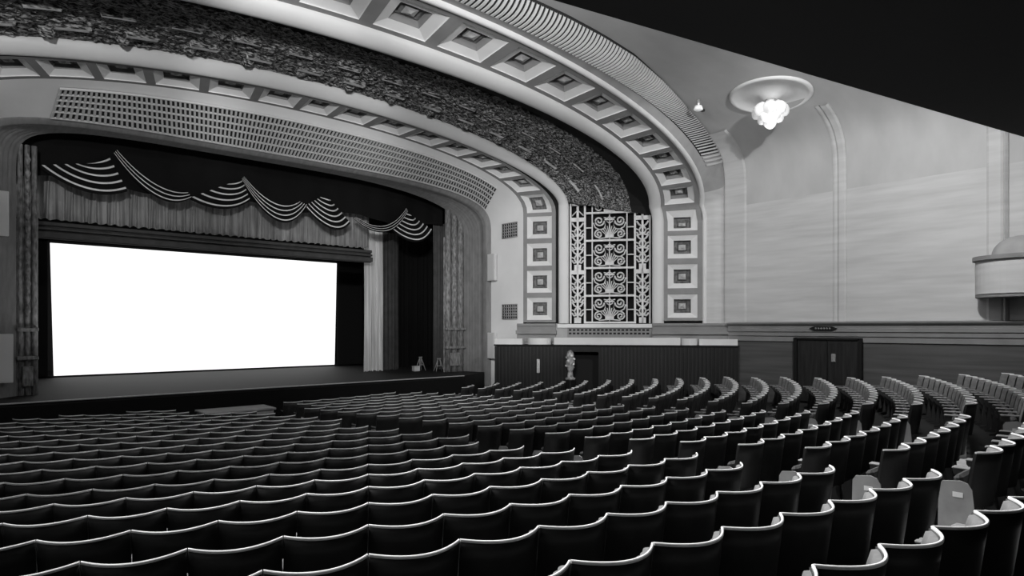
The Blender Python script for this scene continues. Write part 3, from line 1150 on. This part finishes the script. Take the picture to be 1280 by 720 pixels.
# ------------------------------------------------------------------ ceiling rose and lamp
RX, RY = 9.62, 8.49
zc = 9.18
o = MB()
o.lathe([(1.08, .35), (1.08, 0.0), (1.04, -.03), (0.97, -.02), (.94, 0.015), (.30, 0.015), (.22, -.05), (.10, -.10), (0, -.10)], (0, 0, 0), 48)
rose = tag(o.build('ceiling_rose', M['white'], None, (RX, RY, zc)), 'round plaster ceiling rose above the frosted glass lamp', 'ceiling rose')
rose.rotation_euler = (0, 0.13, 0)
lamp = empty('ceiling_lamp', 'frosted glass petal lamp hanging from the ceiling rose', 'lamp', (RX, RY, zc - .10))
o = MB(); o.tube([(0, 0, 0), (0, 0, -.20)], 0.03, 8); o.lathe([(0, 0.0), (.14, 0), (.12, -.06), (.03, -.10)], (0, 0, 0), 16)
o.build('stem', M['brass'], lamp)
for ringn, (n, r_, z, sz) in enumerate(((7, .32, -.26, .20), (5, .20, -.44, .18), (1, 0.0, -.60, .17))):
    for k in range(n):
        a = 2 * PI * k / n + ringn * .4
        o = MB()
        R_ = Matrix.Translation((r_ * math.cos(a), r_ * math.sin(a), z)) @ Matrix.Rotation(a, 4, 'Z') @ Matrix.Rotation(0.7 if r_ else 0, 4, 'Y')
        prof_ = [(0.02, .16), (.6, .13), (.95, .02), (1.0, -.08), (.8, -.16), (.4, -.24), (0.0, -.27)]
        rows = []
        for rr, zz in prof_:
            rows.append([R_ @ Vector((rr * sz * (1 + .10 * math.cos(5 * 2 * PI * i / 20)) * math.cos(2 * PI * i / 20), rr * sz * (1 + .10 * math.cos(5 * 2 * PI * i / 20)) * math.sin(2 * PI * i / 20), zz * sz * 5 * .9)) for i in range(20)])
        o.grid(rows, 0, True, True)
        o.build('glass_petal', M['glass'], lamp)
light('lamp_glow', 'POINT', (RX, RY, zc - 1.15), 14, 0.2)

sp = empty('ceiling_spotlight', 'small white spotlight on the cove left of the ceiling rose', 'spotlight', (8.45, 10.0, 9.02))
o = MB(); o.lathe([(0, .22), (.05, .2), (.05, .02), (.03, 0)], (0, 0, 0), 12); o.build('bracket', M['brass'], sp)
o = MB(); o.lathe([(0, .12), (.10, .10), (.13, 0), (.10, -.02), (0, -.03)], (0, 0, -.08), 14); o.build('lamp_head', M['glass'], sp)
o = MB(); o.box((.19, 0, -.05), (.16, .10, .07), bevel=.01); o.build('transformer', M['iron'], sp)

# ------------------------------------------------------------------ balcony overhead
ZB = 6.39
front = [(-12.0, 1.75), (-7.92, 2.67), (-2.32, 4.95), (7.92, 2.67), (12.0, 1.75)]
poly = front + [(12.0, -6.4), (-12.0, -6.4)]
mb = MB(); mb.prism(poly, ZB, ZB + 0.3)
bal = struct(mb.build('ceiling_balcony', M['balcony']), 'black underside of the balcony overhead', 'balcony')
mb = MB()
for (a, b_) in zip(front, front[1:]):
    A_, B_ = Vector((*a, 0)), Vector((*b_, 0))
    n = Vector((-(B_ - A_).y, (B_ - A_).x, 0)).normalized()
    if n.y < 0: n = -n
    q = [A_ - n * .12, B_ - n * .12, B_, A_]
    mb.prism([(p.x, p.y) for p in q], ZB + .3, ZB + .6)
mb.build('parapet', M['darkcurtain'], bal)

# ------------------------------------------------------------------ seats
SEATW = 0.50
def ysag(x):
    return -0.140 * (1 - min(1.0, abs(x) / 0.259) ** 2.0)


def recl(z):
    return (0.86 - z) * 0.14


def seat_parts(k=1.0, nx=14):
    P = {}
    def shellrow(z, off, xs_):
        return [(x * (1 - off * 0.4), ysag(x) + recl(z) + off, z) for x in xs_]
    xs_ = [-0.2572 + 0.5144 * i / nx for i in range(nx + 1)]
    b = MB()
    zs = (0.36, 0.42, 0.6, 0.75, 0.855)
    outer = [shellrow(z, 0.0, xs_) for z in zs]
    inner = [shellrow(z, 0.022, xs_) for z in zs]
    rows = outer + inner[::-1]
    rows.append(rows[0])
    b.grid(rows, 0, True)
    # side caps
    for e in (0, nx):
        for i in range(len(zs) - 1):
            q = [outer[i][e], outer[i + 1][e], inner[i + 1][e], inner[i][e]]
            b.add(q, [(0, 1, 2, 3)])
    P['backrest'] = (b, 'seatback')
    u = MB()
    nxu = nx * 2
    rows = []
    for z, o in ((0.42, 0.022), (0.44, 0.05), (0.60, 0.065), (0.78, 0.055), (0.845, 0.045), (0.853, 0.022)):
        row = []
        for i in range(nxu + 1):
            x = -0.235 + 0.47 * i / nxu
            ch = 0.012 * abs(math.sin(PI * (i / nxu) * 9)) if o > 0.03 else 0
            row.append((x * (1 - o * 1.2), ysag(x) + recl(z) + o + ch, z))
        rows.append(row)
    u.grid(rows, 0, True)
    P['upholstery'] = (u, 'upholstery')
    r = MB()
    rows = []
    for (o, z) in ((-0.002, 0.856), (-0.003, 0.868), (0.001, 0.872), (0.010, 0.872), (0.014, 0.868), (0.013, 0.856)):
        rows.append([(x * (1 - o * 0.4), ysag(x) + o, z) for x in xs_])
    rows.append(rows[0])
    r.grid(rows, 0, False)
    for e in (0, nx):
        r.add([rw[e] for rw in rows[:-1]], [tuple(range(6))])
    P['top_rim'] = (r, 'rim')
    c = MB()
    mt = Matrix.Rotation(math.radians(80), 4, 'X')
    c.box((0, 0.13, 0.45), (0.40, 0.36, 0.075), 0, mt, bevel=0.025)
    P['seat_cushion'] = (c, 'cushion')
    return P


def leg_mb(sx):
    l = MB()
    prof_ = [(-0.02, 0), (0.30, 0), (0.30, .03), (0.20, .06), (0.16, .40), (0.30, .57), (0.30, .60), (0.02, .60), (0.06, .36), (0.03, .06), (-0.02, .03)]
    x0, x1 = sx * 0.232 - .010, sx * 0.232 + .010
    n = len(prof_)
    vs = [(x0, y, z) for y, z in prof_] + [(x1, y, z) for y, z in prof_]
    # two convex halves keep the caps clean
    l.add(vs, [(i, (i + 1) % n, n + (i + 1) % n, n + i) for i in range(n)])
    for base in (0, n):
        for q in ((0, 1, 2, 3, 9, 10), (3, 4, 8, 9), (4, 5, 6, 7, 8)):
            l.add([vs[base + i] for i in q], [tuple(range(len(q)))])
    return l


def arm_mb(sx):
    a = MB()
    a.box((sx * 0.231, 0.165, 0.615), (0.030, 0.29, 0.028), bevel=0.01)
    return a


PARTS = seat_parts()
PM = {k: (b.mesh(k, [M[m_]]), k) for k, (b, m_) in PARTS.items()}
LEGM = [leg_mb(s_).mesh('leg', [M['iron']]) for s_ in (-1, 1)]
ARMM = [arm_mb(s_).mesh('armrest', [M['arm']]) for s_ in (-1, 1)]


def endpanel_mesh(sx):
    e = MB()
    pr = [(0.0, 0), (0.30, 0), (0.30, .05), (0.29, .52), (0.26, .57), (0.12, .59), (0.06, .57), (.03, .52), (.01, .3)]
    x0, x1 = sx * 0.252 - .007, sx * 0.252 + .007
    n = len(pr)
    vs = [(x0, y, z) for y, z in pr] + [(x1, y, z) for y, z in pr]
    e.add(vs, [(i, (i + 1) % n, n + (i + 1) % n, n + i) for i in range(n)])
    for b_ in (0, n):
        for q in ((0, 1, 2, 3, 4, 5, 6, 7, 8),):
            e.add([vs[b_ + i] for i in q], [tuple(range(len(q)))])
    return e


def plate_mesh(sx):
    e = MB()
    e.box((sx * 0.261, 0.14, 0.46), (0.006, 0.08, 0.045))
    return e


ENDM = [endpanel_mesh(s_).mesh('end_panel', [M['endpanel']]) for s_ in (-1, 1)]
PLATEM = [plate_mesh(s_).mesh('row_plate', [M['paper']]) for s_ in (-1, 1)]

# one-mesh version of the same seat for the far rows and the uncounted remainder
SMATS = [M[n] for n in ('seatback', 'upholstery', 'rim', 'cushion', 'iron', 'arm', 'endpanel')]


def whole_seat(nx, end=0):
    P = seat_parts(nx=nx)
    mb = MB()
    for i, k in enumerate(('backrest', 'upholstery', 'top_rim', 'seat_cushion')):
        b = P[k][0]
        o = len(mb.v)
        mb.v += b.v; mb.f += [tuple(j + o for j in f) for f in b.f]; mb.mi += [i] * len(b.f); mb.sm += b.sm
    more = [(leg_mb(-1), 4), (leg_mb(1), 4), (arm_mb(-1), 5), (arm_mb(1), 5)]
    if end: more.append((endpanel_mesh(end), 6))
    for b, i in more:
        o = len(mb.v)
        mb.v += b.v; mb.f += [tuple(j + o for j in f) for f in b.f]; mb.mi += [i] * len(b.f); mb.sm += b.sm
    return mb


WHOLE = {e: whole_seat(8, e) for e in (0, 1, -1)}
WHOLEM = {e: WHOLE[e].mesh('theatre_seat', SMATS) for e in WHOLE}


def project(p):
    v = Vector(p) - Vector((CAM_X, 0, EYE))
    l = v.x * math.cos(YAW) - v.y * math.sin(YAW)
    d = v.x * math.sin(YAW) + v.y * math.cos(YAW)
    if d < 0.3: return None
    return 640 + 790 * l / d, 410 - 790 * v.z / d, d


PITCH = 0.52
ROW0, DROW = 0.82, 0.738
# phase of each row: a seat boundary lies on this bearing of the row
def ray_on_row(u, R_):
    a = (u - 640) / 790
    dx = math.cos(YAW) * a + math.sin(YAW); dy = -math.sin(YAW) * a + math.cos(YAW)
    # |(CAM_X,0)+t(dx,dy)-FOC| = R_, nearest solution beyond the camera
    ox, oy = CAM_X - FOC[0], -FOC[1]
    A = dx * dx + dy * dy; B = 2 * (ox * dx + oy * dy); C_ = ox * ox + oy * oy - R_ * R_
    D = B * B - 4 * A * C_
    if D < 0: return None
    t = (-B - math.sqrt(D)) / (2 * A)
    x, y = ox + t * dx, oy + t * dy
    return math.atan2(x, -y)


def near_edge(R_): return -1.15 + 0.055 * (R_ - 22)    # right end of the left block
def far_edge(R_): return -0.36 + 0.075 * (R_ - 21.5)   # left end of the middle block
MID_R, RIGHT_L = 3.75, 4.75                            # second aisle


def wall_clear(x, y):
    if x > HALF - 0.95 or (abs(x + 2.05) < 1.4 and abs(y - 16.3) < 1.5): return False
    dl = (Vector((-x, y, 0)) - O_).dot(NS)
    if dl < DN + 0.7: return False
    # keep clear of the boarding on the splay
    d = (Vector((x, y, 0)) - O_).dot(NS)
    return d > DN + 0.55 and y < 16.75


seats = []
for i in range(-1, 23):
    t = ROW0 + DROW * i
    R_ = 24 - t
    if R_ < 7.2: break
    ang_p = (PITCH if R_ > 14 else PITCH + 0.006) / R_
    anchor = {-1: None, 0: 1017.5, 1: 816.6}.get(i, 460.4)
    ph = ray_on_row(anchor, R_) if anchor else ray_on_row(1100, R_)
    if ph is None: ph = 0.0
    blocks = []
    # left block: seat boundaries at ph + k*ang_p, right end at near_edge
    k1 = math.floor((math.asin(near_edge(R_) / R_) - ph) / ang_p)
    left = [ph + (k + 0.5) * ang_p for k in range(k1 - 1, k1 - 40, -1)]
    blocks.append(('left', left))
    a0 = math.asin(far_edge(R_) / R_)
    nmid = int((MID_R - R_ * math.sin(a0)) / PITCH)
    blocks.append(('middle', [a0 + (k + 0.5) * ang_p for k in range(nmid)]))
    a1 = math.asin(RIGHT_L / R_)
    right = [a1 + (k + 0.5) * ang_p for k in range(40)]
    blocks.append(('right', right))
    for bn, angs in blocks:
        for n_, a in enumerate(angs):
            x, y = FOC[0] + R_ * math.sin(a), FOC[1] - R_ * math.cos(a)
            if x < -10.5 or not wall_clear(x, y): continue
            z = floor_z(x, y)
            pp = project((x, y, z + 0.86))
            if pp is None: continue
            u, v, d = pp
            if u < -60 or u > 1345 or v > 775 or d < 1.0: continue
            end = 0
            if n_ == 0: end = {'left': 1, 'middle': -1, 'right': -1}[bn]
            seats.append((d, i, bn, n_, x, y, z, a, end))
seats.sort()
ORDW = lambda k: ORD[k] if k < len(ORD) else str(k + 1) + 'th'
BASE = {'left': 'black theatre seat, %s left of the centre aisle, %s row from the camera',
        'middle': 'black theatre seat, %s right of the centre aisle, %s row from the camera',
        'right': 'black theatre seat, %s right of the second aisle, %s row from the camera'}
GROUP = {'left': 'theatre seats in the left block', 'middle': 'theatre seats between the two aisles', 'right': 'theatre seats by the right wall'}
imin = min(s_[1] for s_ in seats)
stuff = MB()
for idx, (d, i, bn, n_, x, y, z, a, end) in enumerate(seats):
    if idx < 300:
        lab = BASE[bn] % (ORDW(n_), ORDW(i - imin))
        if True:
            o = empty('theatre_seat', lab, 'theatre seat', (x, y, z), a, GROUP[bn])
            for k, (me, nm) in PM.items():
                c = bpy.data.objects.new(k, me); COL.objects.link(c); c.parent = o
            for s_ in (0, 1):
                if not (end == (-1, 1)[s_]):
                    c = bpy.data.objects.new('leg', LEGM[s_]); COL.objects.link(c); c.parent = o
                if not (end == (-1, 1)[s_]):
                    c = bpy.data.objects.new('armrest', ARMM[s_]); COL.objects.link(c); c.parent = o
                if end == (-1, 1)[s_]:
                    c = bpy.data.objects.new('end_panel', ENDM[s_]); COL.objects.link(c); c.parent = o
                    c2 = bpy.data.objects.new('row_plate', PLATEM[s_]); COL.objects.link(c2); c2.parent = c
        else:
            o = bpy.data.objects.new('theatre_seat', WHOLEM[end]); COL.objects.link(o)
            o.location = (x, y, z); o.rotation_euler = (0, 0, a)
            tag(o, lab, 'theatre seat', GROUP[bn])
    else:
        b = WHOLE[end]
        ca, sa = math.cos(a), math.sin(a)
        o = len(stuff.v)
        stuff.v += [(x + p[0] * ca - p[1] * sa, y + p[0] * sa + p[1] * ca, z + p[2]) for p in b.v]
        stuff.f += [tuple(j + o for j in f) for f in b.f]
        stuff.mi += b.mi; stuff.sm += b.sm
if stuff.v:
    o = stuff.build('theatre_seats', SMATS)
    tag(o, 'the remaining distant rows of black theatre seats towards the stage', 'theatre seats', None, 'stuff')
print('SEATS', len(seats), [sum(1 for s_ in seats if s_[2] == b) for b in ('left', 'middle', 'right')], 'd300', seats[min(299, len(seats) - 1)][0])

# pale carpet in the two aisles
mb = MB()
def aisle(fl_, fr_):
    rows = []
    for i in range(60):
        R_ = 8.2 + (24.2 - 8.2) * i / 59
        xl, xr = fl_(R_), fr_(R_)
        row = []
        for k in range(4):
            x = xl + (xr - xl) * k / 3
            y = FOC[1] - math.sqrt(R_ * R_ - x * x)
            row.append((x, y, floor_z(x, y) + 0.012))
        rows.append(row)
    mb.grid(rows, 0, True)
aisle(lambda R_: near_edge(R_) + .02, lambda R_: far_edge(R_) - .06)
aisle(lambda R_: MID_R + .06, lambda R_: RIGHT_L - .06)
struct(mb.build('floor_aisle', M['carpet']), 'paler carpet strips along the aisles', 'carpet')
